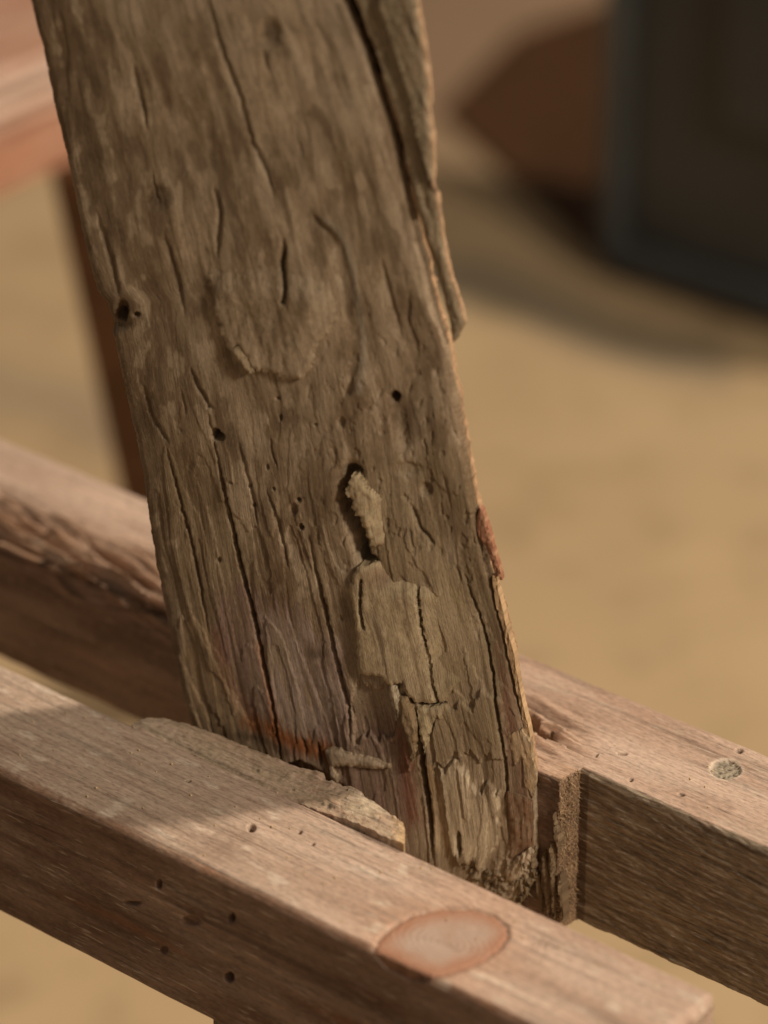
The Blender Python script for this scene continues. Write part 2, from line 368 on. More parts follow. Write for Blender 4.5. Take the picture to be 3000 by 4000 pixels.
# back rail: full thickness left of a sawn shoulder, planed back right of it
s1 = rail_local(2262, 2990)[0] if False else float(rail_front(2266, 3010, GAP)[0])
S = np.concatenate([np.arange(-.46, s1 - .0012, .00056), np.linspace(s1 - .0012, s1 + .0001, 44), np.arange(s1 + .0007, .33, .00056)])
pf = GAP - EE * (1 - sst(s1 - .0010, s1, S))
PATCH = [(2030, 2750), (2085, 2768), (2118, 2797), (2106, 2830), (2150, 2862), (2195, 2912), (2120, 2885), (2050, 2850)]
def back_field(s, p, z, px, py, face, st):
    top = (face <= 1) | (face == 7); fr = (face >= 1) & (face <= 3); T = top * 1.; Fm = fr * 1.
    H = .0005 * fbm(s * 30, p * 60 + z * 60, 3) + .00022 * fbm(s * 40, (p + z) * 900, 3)
    H = H - (face == 1) * (.0003 + .0008 * np.clip(fbm(s * 60, s * 0 + 8, 4), 0, 1))
    left = sst(.02, -.03, s)                                  # torn front arris, left of the post
    q = (p - (GAP - EE))                                      # metres behind the front face
    torn = .040 + .009 * fbm(s * 25, s * 0, 3) + .012 * sst(-.30, -.08, s)
    amt = left * np.where(top, sst(torn, torn * .55, q), np.where(fr, sst(.018 + .012 * fbm(s * 35, s * 0 + 3, 3), 0, -z), 0))
    fib = fbm(s * 16 + 1.2 * fbm(s * 9, p * 60), (p * 1.0 - z) * 190 + 25 * s, 4); fib2 = fbm(s * 60, (p - z) * 520, 3)
    wq = (np.where(top, q, 0) - np.where(fr, -z, 0)) * 135 + 2.0 * fbm(s * 7, q * 25, 2) + 9 * s
    saw = wq - np.floor(wq); brk = sst(-.35, .05, fbm(s * 9 + 7 * np.floor(wq), np.floor(wq) * 3.7, 3))
    H = H + amt * (-.006 + .009 * (saw * brk) + .006 * fib + .0015 * fib2)
    st.add(.95 * amt * (1 - sst(.1, .42, saw)), (.085, .04, .019)); st.add(.5 * amt * sst(.6, 1, saw) * brk, (.52, .34, .22))
    H = H - .004 * left * (face == 1) * (.5 + fbm(s * 40, s * 0, 3))
    st.add(.8 * amt * np.clip(.5 + 1.2 * fib, 0, 1), (.42, .235, .135)); st.add(.9 * amt * np.clip(-.05 - 2.2 * fib, 0, 1), (.08, .038, .018))
    # split hollow beside the post, end-grain shoulder
    j = 6 * fbm(px / 25, py / 25, 2)
    m = T * inside(px + j, py + j, PATCH); H = H - .012 * m; st.add(.85 * m, (.10, .06, .035))
    lip = T * (q < .012) * sst(.0, .02, s) * (s < s1); st.add(.6 * lip, (.46, .27, .15)); H = H + lip * .0012 * fbm(s * 60, p * 600, 3)
    sh = ((s > s1 - .0016) & (s < s1 + .0004) & (Fm > 0)) * 1.
    dS = sh * (.0011 * fbm(p * 500, z * 700, 3) + .0007 * fbm(p * 1400, z * 1600, 2))
    st.add(sh, (.50, .33, .20)); st.add(.6 * sh * np.clip(fbm(p * 600, z * 900, 3) * 2, 0, 1), (.22, .12, .06))
    # thick cheek between post and shoulder: coarse wavy fibres
    ck = Fm * sst(.0, .02, s) * (s < s1 - .0012)
    H = H + ck * (.0016 * fbm(s * 140 + z * 60, z * 420 + s * 160, 4)); st.add(.75 * ck, (.19, .12, .068))
    # right of the shoulder: grey-brown fuzzy sawn face
    rt = Fm * (s > s1)
    H = H + rt * .0009 * fbm(s * 70, z * 520 + s * 50, 4)
    g = np.clip(.4 + 1.6 * fbm(s * 55, z * 480 + s * 40, 4), 0, 1)
    st.add(.95 * rt, (.20, .148, .10)); st.add(.8 * rt * g, (.33, .26, .185)); st.add(.8 * rt * np.clip(-.2 - 2 * fbm(s * 26, z * 300 + 7, 4), 0, 1), (.07, .045, .028))
    st.add(T * .5 * sst(.12, .42, fbm(s * 22 + 14, p * 130, 4)), (.30, .19, .135))
    # knot and pale ring, nail dents on the top
    kq = np.hypot((px - 2835 + .8 * j) / 62, (py - 3005 + .8 * j) / 40)
    H = H - T * .0012 * (1 - sst(.8, 1.05, kq)); st.add(T * .8 * (1 - sst(1.0, 1.25, kq)), (.58, .46, .36)); st.add(T * .95 * (1 - sst(.85, 1.0, kq)), (.29, .24, .175))
    m = T * (kq < .95) * np.clip(-.1 + 2.4 * fbm(px / 20, py / 8, 3), 0, 1); H = H - m * .002; st.add(m * .8, (.06, .05, .035))
    for cx, cy, rx, ry in ((2888, 2932, 14, 10), (2330, 2952, 9, 8), (2465, 3045, 8, 8), (2430, 2945, 20, 6), (2660, 3105, 12, 7)):
        m = T * pit(px + j, py + .6 * j, cx, cy, rx, ry); H = H - .0018 * m; st.add(.65 * m, (.12, .08, .05))
    st.add(T * .45 * np.clip(.2 + 1.5 * fbm(s * 28, p * 110 + 5, 4), 0, 1) * (s > s1), (.50, .37, .29)) if False else None
    st.add(Fm * (s < .02) * .9 * np.clip(.7 + .4 * fbm(s * 14, z * 60, 3), 0, 1) * (1 - amt), (.07, .036, .02))  # dark colour carrying the post's shade on the left front face
    return H, dS
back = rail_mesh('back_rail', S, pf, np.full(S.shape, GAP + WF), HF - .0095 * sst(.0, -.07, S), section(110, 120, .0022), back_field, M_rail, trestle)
back['label'] = 'far rail with torn front edge and a sawn shoulder'

# flakes: outline drawn on a face, triangulated, with a skirt so that it has thickness
def densify(pts, step, jit, seed=0, js=22):
    out = []
    for i, (x0, y0) in enumerate(pts):
        x1, y1 = pts[(i + 1) % len(pts)]; L = math.dist((x0, y0), (x1, y1)); n = max(1, int(L / step))
        for k in range(n):
            t = k / n; x = x0 + (x1 - x0) * t; y = y0 + (y1 - y0) * t
            nx, ny = (y1 - y0) / (L + 1e-6), -(x1 - x0) / (L + 1e-6)
            j = jit * float(fbm(np.array([x / js + seed]), np.array([y / js]), 3)[0]) * 1.6
            out.append((x + nx * j, y + ny * j))
    return out
def flake_mesh(name, pts, place, top, skirt, mat, parent, step=6, jit=5, colfn=None, grainfn=None, seed=0, js=22):
    """place(px, py, h_px) -> world; top(px, py, edge_distance) -> height in photo px; skirt: depth in px below"""
    ol = densify(pts, step, jit, seed, js); n = len(ol)
    xs = [a for a, _ in ol]; ys = [b for _, b in ol]; sp = step * 1.25
    ptsin = []
    G = np.stack(np.meshgrid(np.arange(min(xs), max(xs), sp), np.arange(min(ys), max(ys), sp)), -1).reshape(-1, 2)
    G = G + rng.uniform(-.3, .3, G.shape) * sp
    if len(G):
        dI = sdist(G[:, 0], G[:, 1], ol); G = G[dI > step * .7]
    vv = [Vector(q) for q in ol] + [Vector((float(a), float(b))) for a, b in G]
    ed = [(i, (i + 1) % n) for i in range(n)]
    vo, eo, fo, *_r = delaunay_2d_cdt(vv, ed, [], 1, 1e-4)
    P = np.array([[q.x, q.y] for q in vo]); olA = ol
    dE = np.maximum(sdist(P[:, 0], P[:, 1], olA), 0)
    Ht = top(P[:, 0], P[:, 1], dE); W = place(P[:, 0], P[:, 1], Ht)
    fs = [list(q) for q in fo]
    # boundary edges
    from collections import Counter
    cnt = Counter(); 
    for q in fs:
        for a, b in zip(q, q[1:] + q[:1]): cnt[(min(a, b), max(a, b))] += 1
    bd = [(a, b) for q in fs for a, b in zip(q, q[1:] + q[:1]) if cnt[(min(a, b), max(a, b))] == 1]
    bv = sorted({a for e in bd for a in e}); low = {v: len(P) + i for i, v in enumerate(bv)}
    bi = np.array(bv); Wl = place(P[bi, 0], P[bi, 1], Ht[bi] - skirt)
    allV = np.vstack([W, Wl]); px = np.r_[P[:, 0], P[bi, 0]]; py = np.r_[P[:, 1], P[bi, 1]]
    fs += [[b, a, low[a], low[b]] for a, b in bd]
    fs.append([low[v] for v in bv]) if False else None
    st = Stain(len(allV))
    if colfn: colfn(px, py, np.r_[dE, dE[bi] * 0], st)
    gr = grainfn(px, py) if grainfn else None
    loc = np.array(parent.matrix_world.translation)
    o = make(name, allV, fs, mat, parent, st.c, True, None, gr)
    bm = bmesh.new(); bm.from_mesh(o.data); bmesh.ops.recalc_face_normals(bm, faces=bm.faces)
    c = bm.faces[:] and None
    for e in bm.edges:
        if len(e.link_faces) == 2 and e.calc_face_angle(0) > .7: e.smooth = False
    bm.to_mesh(o.data); bm.free()
    return o
bpy.context.view_layer.update()
def on_rail(p, q, h): return on_plane(p, q, O, UP) + (np.asarray(h) * 1e-4)[:, None] * UP
def on_back(p, q, h): return on_plane(p, q, O, UP) + (np.asarray(h) * 1e-4)[:, None] * UP

def relocal(o, loc, mat=None):                      # move an object's origin (and axes) without moving its mesh
    bpy.context.view_layer.update(); M = o.matrix_world.copy()
    N = Matrix.Translation(Vector(loc)) if mat is None else mat
    o.data.transform(N.inverted() @ M); o.matrix_world = N
# knot plug on the front rail
def knot_col(px, py, dE, st):
    st.add(.85 * (1 - sst(8, 75, dE + 18 * fbm(px / 60, py / 60, 2))), (.40, .185, .105)); d_k, _a = dist_poly(px + 6 * fbm(px / 20, py / 20, 2), py, [(1640, 3660), (1735, 3682), (1800, 3720)]); st.add(.5 * np.exp(-(d_k / 3.5) ** 2), (.2, .12, .085)); st.add(.6 * (1 - sst(0, 6, dE + 5 * fbm(px / 30, py / 30, 3))), (.12, .065, .04))
    st.add(.5 * pit(px, py, 1650, 3680, 70, 50, .9), (.50, .37, .30))
kc = on_plane(np.array(1735.), np.array(3680.), O, UP)
kn = flake_mesh('knot', densify(KN, 40, 0), on_rail, lambda x, y, e: -1 - 9 * (1 - sst(0, 10, e)) + 1.0 * fbm(x / 25, y / 25, 3), 80, M_knot, front, 6, 2.5, knot_col)
Mk = MW.copy(); Mk.translation = Vector(kc); Mk = Mk @ Matrix.Diagonal((1.28, .92, 1, 1))
bpy.context.view_layer.update()
relocal(kn, kc, Mk)
# torn strip standing proud along the inner edge of the front rail
STRIP = [(512, 2826), (545, 2806), (574, 2797), (640, 2799), (718, 2817), (850, 2862), (1000, 2925), (1075, 2955), (1150, 2990), (1205, 3005), (1262, 3026), (1275, 3052),
         (1340, 3085), (1372, 3090), (1412, 3112), (1425, 3135), (1480, 3170), (1540, 3216), (1572, 3240), (1583, 3262), (1583, 3300), (1530, 3280), (1490, 3262),
         (1400, 3214), (1330, 3180), (1268, 3156), (1180, 3118), (1075, 3078), (960, 3018), (863, 2968), (750, 2914), (640, 2868), (570, 2840)]
def strip_top(x, y, e):
    r = sst(700, 1500, x)
    return -9 * (1 - sst(0, 26, e)) * sst(1250, 950, x) + 30 * sst(1150, 1500, x) + (2 + 6 * r) * fbm(x / 60, (y - .45 * x) / 9, 4) + 16 * sst(950, 1250, x) * np.clip(fbm(x / 55, y / 40, 3), 0, 1) + 3 * fbm(x / 25, y / 18, 3)
def strip_col(px, py, dE, st):
    v = py - .45 * px
    st.add(.75 * np.clip(.6 + fbm(px / 150, v / 18, 3), 0, 1), (.36, .285, .185)); st.add(.7 * np.clip(-.1 + 1.8 * fbm(px / 60 + 5, v / 12, 4), 0, 1), (.17, .10, .06))
    st.add(.7 * np.clip(-.2 + 1.8 * fbm(px / 80 + 9, v / 25, 3), 0, 1) * sst(1150, 1300, px), (.36, .17, .10))
    st.add(.7 * sst(1515, 1575, px), (.52, .34, .17)); st.add(.55 * sst(1250, 1450, px) * pit(px, py, 1440, 3160, 120, 70, .9), (.58, .47, .34))
    for cx, cy, r in ((1262, 3150, 9), (1290, 3158, 12), (1148, 3085, 7), (1305, 3164, 7), (1010, 3010, 8)): st.add(.9 * pit(px, py, cx, cy, r, r), (.04, .025, .015))
STRIP = STRIP[:20] + [(a - 4, b + 24) for a, b in STRIP[20:]]
strip = flake_mesh('torn_strip', STRIP, on_rail, strip_top, 320, M_rail, front, 5, 2.5, strip_col, seed=3)
strip['label'] = 'pale torn strip along the inner edge of the near rail'
relocal(strip, None, MW)

# trestle leg under the front rail (its corner shows at the lower edge of the picture)
def box_part(name, c, sx, sy, sz, rz, mat, parent, bev=.002, tilt=None, seg=2):
    bm = bmesh.new(); bmesh.ops.create_cube(bm, size=1)
    for v in bm.verts: v.co = Vector((v.co.x * sx, v.co.y * sy, v.co.z * sz))
    bmesh.ops.bevel(bm, geom=bm.edges[:], offset=bev, segments=seg, affect='EDGES', profile=.6)
    me = bpy.data.meshes.new(name); bm.to_mesh(me); bm.free(); me.materials.append(mat)
    me.attributes.new('stain', 'FLOAT_COLOR', 'POINT').data.foreach_set('color', np.zeros(len(me.vertices) * 4, np.float32))
    for p in me.polygons: p.use_smooth = False
    o = bpy.data.objects.new(name, me); C.objects.link(o)
    M = Matrix.Translation(Vector(c)) @ (tilt or Matrix.Identity(4)) @ Matrix.Rotation(rz, 4, 'Z'); o.matrix_world = M
    if parent is not None:
        o.parent = parent; bpy.context.view_layer.update(); o.matrix_parent_inverse = parent.matrix_world.inverted()
    return o
sl, zl = rail_front(762, 3962, -WN); sl = float(sl)
for sc_ in (sl + .035,):
    for pc in (-WN / 2, GAP + WF / 2):
        c = O + d_ * (sc_ - (.09 if pc > 0 else 0)) + n_ * pc; hz = RAIL_Z - HN - .0005
        box_part('leg', (c[0], c[1], hz / 2), .062, .050, hz, -PHI, M_leg, trestle)

# ---------------------------------------------------------------- the old post
ALP = R(20); bP = np.array([math.cos(ALP), -math.sin(ALP), 0]); nP = np.array([-math.sin(ALP), -math.cos(ALP), 0])
PC = on_plane(np.array(1420.), np.array(3180.), O + n_ * (.047), n_)     # middle of the post at rail height
LE = np.array([(-30, -620), (115, 0), (165, 200), (205, 420), (260, 620), (300, 800), (345, 1000), (385, 1130), (425, 1180), (428, 1240), (452, 1350), (500, 1600), (555, 1880), (600, 2150), (650, 2400), (690, 2600),
               (745, 2830), (775, 2950), (830, 3200), (900, 3500), (940, 3700)])
RE = np.array([(1150, -620), (1360, 0), (1440, 200), (1540, 500), (1610, 800), (1660, 1000), (1700, 1200), (1745, 1350), (1790, 1550), (1830, 1780), (1870, 2000), (1905, 2200), (1945, 2350), (1985, 2500), (2020, 2700),
               (2055, 2830), (2085, 2950), (2105, 3150), (2112, 3300), (2085, 3420), (2040, 3500), (2030, 3700)])
def on_post(px, py, h):
    px = np.asarray(px, float); py = np.asarray(py, float); h = np.asarray(h, float)
    q = np.abs((post_sy(px, py) - 640) / 640); h0 = -55 * np.clip(q * q, 0, 1.1) - 25 * sst(.93, 1.0, q)
    d = rays(px, py); t = ((PC - CAM) @ nP + h0 * 1e-4) / (d @ nP)
    return CAM + d * t[..., None] + ((h - h0) * 1e-4)[..., None] * nP
def xl(y): return np.interp(y, LE[:, 1], LE[:, 0]) + 7 * fbm(y / 70, y * 0 + 2, 4) + 3 * fbm(y / 14, y * 0 + 5, 2)
def xr(y): return np.interp(y, RE[:, 1], RE[:, 0]) + 6 * fbm(y / 90, y * 0 + 12, 4) + 3 * fbm(y / 16, y * 0 + 15, 2)
def post_sy(x, y):
    a = np.interp(y, LE[:, 1], LE[:, 0]); b = np.interp(y, RE[:, 1], RE[:, 0]); s = (x - a) / (b - a) * 1280
    return s
def post_grain(x, y):
    s = post_sy(np.asarray(x), np.asarray(y)); return np.stack([s * .1 + 2.2 * fbm(s / 300, np.asarray(y) / 420, 2), np.asarray(y) * .1, 0 * s], -1)

CRACKS = [  # polyline, half width, depth, darkening
    ([(830, 1690), (855, 1800), (890, 1980), (933, 2186), (986, 2398), (1015, 2533), (1063, 2726), (1101, 2957), (1112, 3010)], 6, 60, .5),
    ([(640, 1720), (658, 1800), (700, 1960), (745, 2118), (778, 2263), (822, 2475)], 5, 28, .35),
    ([(1205, 2080), (1236, 2234), (1275, 2398), (1318, 2600), (1362, 2764), (1371, 2909)], 6, 40, .35),
    ([(1800, 2220), (1854, 2379), (1892, 2494), (1921, 2639), (1950, 2813), (1975, 2966), (1991, 3275)], 5, 40, .4),
    ([(1588, 2690), (1612, 2760), (1648, 2860), (1654, 2986), (1683, 3179), (1692, 3352)], 8, 80, .5),
    ([(796, -60), (868, 200), (940, 380), (985, 560), (1040, 670), (1075, 780)], 11, 28, .3),
    ([(832, 723), (859, 832), (850, 958), (845, 1010)], 10, 34, .35),
    ([(1110, 925), (1112, 960), (1103, 1040), (1121, 1121), (1115, 1170)], 11, 55, .45),
    ([(520, 250), (545, 380), (570, 480)], 12, 22, .3), ([(640, 900), (690, 1100), (720, 1230)], 10, 20, .3),
    ([(380, 830), (440, 1010), (470, 1160)], 11, 26, .3), ([(560, 1500), (600, 1640), (660, 1740)], 9, 24, .3),
    ([(745, 1430), (770, 1500), (810, 1570), (830, 1600)], 8, 30, .3), ([(1490, 1000), (1530, 1180), (1570, 1330)], 10, 22, .2),
    ([(1600, 1130), (1590, 1250), (1640, 1400)], 10, 20, .2), ([(1600, 1960), (1640, 2060), (1700, 2130)], 8, 25, .3),
    ([(1040, 1900), (1090, 2050), (1130, 2230)], 6, 22, .25), ([(930, 1720), (980, 1900), (1010, 2000)], 7, 18, .25),
    ([(1240, 2900), (1255, 2990)], 5, 30, .4), ([(1795, 3230), (1800, 3340)], 7, 50, .5), ([(1700, 2760), (1690, 2850)], 6, 40, .4),
]
UPLATE = [(794, 1047), (819, 1123), (836, 1208), (870, 1292), (895, 1352), (938, 1345), (963, 1385), (988, 1440), (1030, 1450), (1073, 1444), (1123, 1474), (1174, 1466), (1208, 1448), (1229, 1410),
          (1241, 1343), (1267, 1305), (1320, 1240), (1310, 1120), (1285, 1000), (1230, 900), (1130, 860), (1000, 820), (880, 860), (800, 950)]
TRENCH = [(1225, 862), (1275, 904), (1312, 971), (1338, 1073), (1355, 1191), (1372, 1292), (1380, 1402), (1368, 1490), (1358, 1530)]
GOUGE = [(1372, 1850), (1360, 1900), (1352, 1960), (1375, 2020), (1405, 2080), (1412, 2140), (1425, 2190), (1450, 2195)]
HOLES_ = 0
HOLES = [(853, 1706, 26, 20, 70), (845, 1690, 16, 20, 55), (535, 1228, 14, 10, 50), (1537, 1556, 22, 26, 60), (1334, 1650, 16, 24, 30), (1393, 1841, 24, 12, 50), (1169, 1950, 12, 9, 45), (1179, 2056, 12, 12, 40), (1148, 1985, 16, 26, 22),
         (945, 1362, 18, 22, 55), (1585, 1835, 60, 30, 20), (1660, 1915, 26, 30, 28), (1055, 130, 45, 70, 30), (620, 770, 55, 50, 22), (1600, 2730, 26, 14, 45), (1690, 2742, 50, 9, 60), (455, 1255, 55, 42, 45), (480, 1210, 26, 46, 60)]
rnd = np.random.default_rng(3)
for k in range(16):                                  # short checks along the grain
    y0 = rnd.uniform(100, 2950); s0 = rnd.uniform(.06, .94); Lk = rnd.uniform(40, 190)
    a = np.interp(y0, LE[:, 1], LE[:, 0]); b = np.interp(y0, RE[:, 1], RE[:, 0]); x0 = a + (b - a) * s0
    CRACKS.append(([(x0, y0), (x0 + .22 * Lk * .5 + rnd.uniform(-6, 6), y0 + Lk * .5), (x0 + .22 * Lk, y0 + Lk)], rnd.uniform(3, 6), rnd.uniform(8, 18), rnd.uniform(.1, .4)))
for k in range(14):
    y0 = rnd.uniform(1480, 2700); s0 = rnd.uniform(.1, .95); a = np.interp(y0, LE[:, 1], LE[:, 0]); b = np.interp(y0, RE[:, 1], RE[:, 0])
    HOLES.append((a + (b - a) * s0, y0, rnd.uniform(5, 12), rnd.uniform(6, 16), rnd.uniform(10, 28)))

def crack_masks(x, y):
    jx = 7 * fbm(x / 34, y / 34, 3); jy = 7 * fbm(x / 34 + 50, y / 34, 3); H = np.zeros(x.shape); D = np.zeros(x.shape); X = x + jx; Y = y + jy
    for pts, wd, dp, dk in CRACKS:
        xs = [q[0] for q in pts]; ys = [q[1] for q in pts]
        sel = (x > min(xs) - 60) & (x < max(xs) + 60) & (y > min(ys) - 60) & (y < max(ys) + 60)
        if not sel.any(): continue
        d, a = dist_poly(X[sel], Y[sel], pts); e = np.clip(4 * np.minimum(a, 1 - a), .0, 1) ** .7
        m = np.exp(-(d / (wd * (.35 + .65 * e))) ** 2) * e; H[sel] -= dp * m; D[sel] = np.maximum(D[sel], dk * m)
    return H, D
def post_height(x, y):
    s = post_sy(x, y); sw = s + 30 * fbm(s / 260, y / 520, 2) + 2 * fbm(x / 60, y / 120, 2)
    low = sst(1300, 2300, y)
    H = -55 * ((s - 640) / 640) ** 2 + 26 * fbm(s / 330, y / 700, 2) + 7 * fbm(sw / 130, y / 520, 2)
    rid = fbm(sw / 44, y / 1100, 2); H = H + (.5 + .5 * low) * (3.0 * rid) - (.4 + .6 * low) * 3 * np.clip(np.abs(fbm(sw / 60 + 9, y / 1500, 2)) * -9 + 1, 0, 1)
    H = H + (.5 + 1.5 * low) * fbm(sw / 13, y / 700, 2) + (.1 + 1.0 * low) * fbm(sw / 5, y / 260, 2) + (.3 + .7 * low) * fbm(x / 22, y / 30, 3)
    pw = sst(900, 1300, y) * sst(2400, 2000, y); H = H - pw * 10 * sst(.25, .45, fbm(x / 34 + 4, y / 62, 3)) * sst(900, 1500, x)
    # broken layers: terraces that follow the grain
    t = fbm(sw / 150 + 3, y / 900, 2) + .05 * fbm(x / 30, y / 40, 3); H = H + (.45 + .55 * low) * (7 * sst(.02, .04, t) - 5 * sst(.26, .28, t) + 7 * sst(-.28, -.265, t))
    j = 6 * fbm(x / 26, y / 26, 3); xj = x + j; yj = y + 6 * fbm(x / 26 + 40, y / 26, 3)
    e = sdist(xj, yj, UPLATE); H = H + 0 * e + 10 * sst(0, 120, e) * sst(980, 1300, y)
    d, a = dist_poly(xj, yj, TRENCH); side = 1. ; H = H - 26 * np.exp(-(d / (34 * np.sin(np.pi * np.clip(a, .06, .94)) ** .5)) ** 2)
    d2, a2 = dist_poly(xj - 44, yj, TRENCH); H = H + 5 * np.exp(-(d2 / 16) ** 2)
    d, a = dist_poly(xj, yj, GOUGE); H = H - 130 * np.exp(-(d / (34 - 16 * a)) ** 2)
    d, a = dist_poly(xj, yj, [(1545, 1560), (1560, 1640), (1580, 1740)]); H = H - 22 * np.exp(-(d / 22) ** 2)
    # lower right: plates broken off in steps
    xk = x + 14 * fbm(x / 40, y / 40, 3); yk = y + 70 * fbm(sw / 42, y / 500, 2) + 8 * fbm(x / 14, y / 14, 2)
    for pts, hh in (([(1690, 2760), (1960, 2700), (1985, 2960), (1800, 2940), (1700, 2990)], 16), ([(1720, 2990), (1800, 2960), (1845, 3060), (1955, 3080), (1950, 3330), (1870, 3370), (1760, 3330)], 24),
                    ([(1560, 2700), (1600, 2760), (1640, 2900), (1600, 3000), (1560, 2860)], 26), ([(1400, 2640), (1570, 2660), (1560, 2850), (1390, 2900), (1370, 2760)], -22), ([(690, 2400), (800, 2450), (880, 2640), (985, 2830), (960, 2990), (760, 2990)], 7)):
        H = H + hh * sst(-3, 6, sdist(xk, yk, pts))
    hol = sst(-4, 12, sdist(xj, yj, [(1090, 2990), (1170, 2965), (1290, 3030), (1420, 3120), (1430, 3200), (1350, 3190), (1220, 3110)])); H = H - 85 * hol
    curl = sst(3300, 3420, y + .35 * (x - 1950)) * sst(1880, 1960, x); H = H + curl * (22 + 30 * fbm(x / 30, y / 20, 3))
    hc, dk = crack_masks(x, y); H = H + hc
    for cx, cy, rx, ry, dp in HOLES:
        sel = (np.abs(x - cx) < 3 * rx + 20) & (np.abs(y - cy) < 3 * ry + 20)
        if sel.any(): H[sel] -= dp * pit(x[sel] + 1.2 * j[sel], yj[sel], cx, cy, rx, ry, .55)
    base = -55 * ((s - 640) / 640) ** 2 + 26 * fbm(s / 330, y / 700, 2)
    deep = sst(22, 60, base - H)                       # real holes and splits keep their depth
    H = base + (H - base) * np.maximum(.48 + .27 * low, deep)
    return H, dk
def post_stain(x, y, st, dk=None):
    s = post_sy(x, y); sw = s + 30 * fbm(s / 260, y / 420, 2); n1 = fbm(sw / 60, y / 200, 4); n2 = fbm(x / 45, y / 60, 4); n3 = fbm(sw / 8, y / 420, 3)
    def soft(pts, w=40, k=.35): return sst(-w, w, sdist(x + 26 * n2, y + 40 * n1 + 110 * n3, pts)) * np.clip(.66 + k * 1.6 * n1 + k * n2 + .8 * n3, 0, 1)
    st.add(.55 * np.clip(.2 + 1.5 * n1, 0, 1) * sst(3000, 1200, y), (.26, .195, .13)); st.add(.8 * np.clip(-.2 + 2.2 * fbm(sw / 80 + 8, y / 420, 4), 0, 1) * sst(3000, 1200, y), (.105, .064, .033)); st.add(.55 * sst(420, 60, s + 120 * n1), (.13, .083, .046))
    m1 = fbm(sw / 70 + 21, y / 260, 4); m2 = fbm(x / 120 + 3, y / 170, 4)
    st.add(.6 * sst(.08, .38, m1 + .5 * m2) * sst(2700, 2200, y), (.10, .062, .033)); st.add(.8 * sst(.08, .36, -m1 + .4 * n2) * sst(2700, 2200, y), (.37, .285, .195))
    st.add(.6 * sst(.05, .4, m2 + .4 * n3) * sst(1500, 2000, y) * sst(2700, 2300, y), (.13, .083, .042))
    st.add(.8 * soft([(1400, 1750), (1850, 1750), (1950, 2300), (1990, 2800), (1900, 2750), (1700, 2150), (1450, 2150)], 60, .5), (.175, .125, .068))
    st.add(.75 * soft([(600, 1750), (830, 1750), (1000, 2400), (900, 2500), (700, 2350)], 60, .5), (.21, .15, .085))
    st.add(1.15 * soft([(860, 2280), (1000, 2300), (1330, 2500), (1380, 2760), (1560, 2800), (1620, 3050), (1600, 3350), (1400, 3300), (1280, 3000), (1120, 2960), (950, 2780), (840, 2480)], 30, .3), (.19, .118, .09))
    st.add(.6 * soft([(1000, 2350), (1330, 2500), (1370, 2800), (1150, 2900), (1030, 2750)], 24, .9), (.37, .29, .235))
    d, _ = dist_poly(x + 20 * n2, y + 14 * n1 + 90 * n3, [(1560, 2830), (1590, 2920), (1600, 3080), (1620, 3200)]); st.add(.95 * np.exp(-(d / 30) ** 2) * np.clip(.85 + 1.2 * n3, 0, 1), (.18, .062, .035))
    d, _ = dist_poly(x + 18 * n2, y + 14 * n1 + 80 * n3, [(850, 2480), (890, 2640), (985, 2790)]); st.add(.7 * np.exp(-(d / 24) ** 2), (.17, .07, .04))
    d, _ = dist_poly(x + 8 * n2, y + 8 * n1, [(1012, 2520), (1060, 2726), (1092, 2900)]); st.add(.6 * np.exp(-((d - 4) / 11) ** 2), (.28, .11, .04))
    d, a = dist_poly(x + 18 * n2, y + 20 * n2 + 45 * n3, [(960, 2810), (1060, 2850), (1180, 2910), (1290, 2945)]); st.add(1.2 * np.exp(-(d / (30 + 16 * n1)) ** 2), (.20, .068, .02))
    d, a = dist_poly(x + 8 * n2, y + 8 * n1, [(930, 2860), (1040, 2890), (1120, 2940)]); st.add(.8 * np.exp(-(d / 16) ** 2), (.07, .04, .02))
    st.add(.85 * soft([(700, 2400), (800, 2420), (880, 2620), (990, 2830), (900, 2870), (750, 2840)], 26, .5), (.30, .205, .115))
    st.add(.75 * soft([(1500, 2130), (1700, 2130), (1860, 2450), (1900, 2620), (1780, 2760), (1600, 2700), (1450, 2300)], 40, .4), (.30, .225, .13)); st.add(.6 * soft([(1380, 1830), (1620, 1830), (1660, 2050), (1560, 2180), (1420, 2100)], 40, .5), (.31, .235, .145))
    st.add(.85 * soft([(1420, 2650), (1560, 2670), (1560, 2840), (1400, 2850)], 16, .3), (.27, .19, .125))
    st.add(.9 * soft([(1720, 2990), (1800, 2960), (1845, 3060), (1955, 3080), (1950, 3300), (1890, 3370), (1700, 3330)], 8, .3), (.56, .455, .315))
    st.add(.85 * soft([(1690, 2770), (1950, 2740), (1970, 2950), (1790, 2930), (1710, 3000)], 14, .4), (.25, .185, .105))
    st.add(.8 * soft([(1665, 3000), (1710, 3000), (1760, 3350), (1720, 3360)], 10, .3), (.33, .22, .11))
    st.add(.85 * soft([(1930, 2450), (2000, 2700), (2080, 3000), (2110, 3330), (2000, 3330), (2000, 3050), (1950, 2700)], 14, .5), (.17, .085, .05))
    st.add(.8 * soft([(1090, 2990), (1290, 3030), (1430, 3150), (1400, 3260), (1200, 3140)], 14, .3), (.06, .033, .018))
    st.add(.7 * pit(x + 20 * n2, y + 20 * n2, 1315, 2865, 60, 40, .8), (.34, .24, .19))
    for cx, cy, rx, ry in ((1080, 2560, 70, 120), (1260, 2200, 60, 90), (900, 2100, 50, 110), (1750, 1800, 60, 120)): st.add(.5 * pit(x + 40 * n2, y + 50 * n1, cx, cy, rx, ry, .9), (.30, .225, .14))
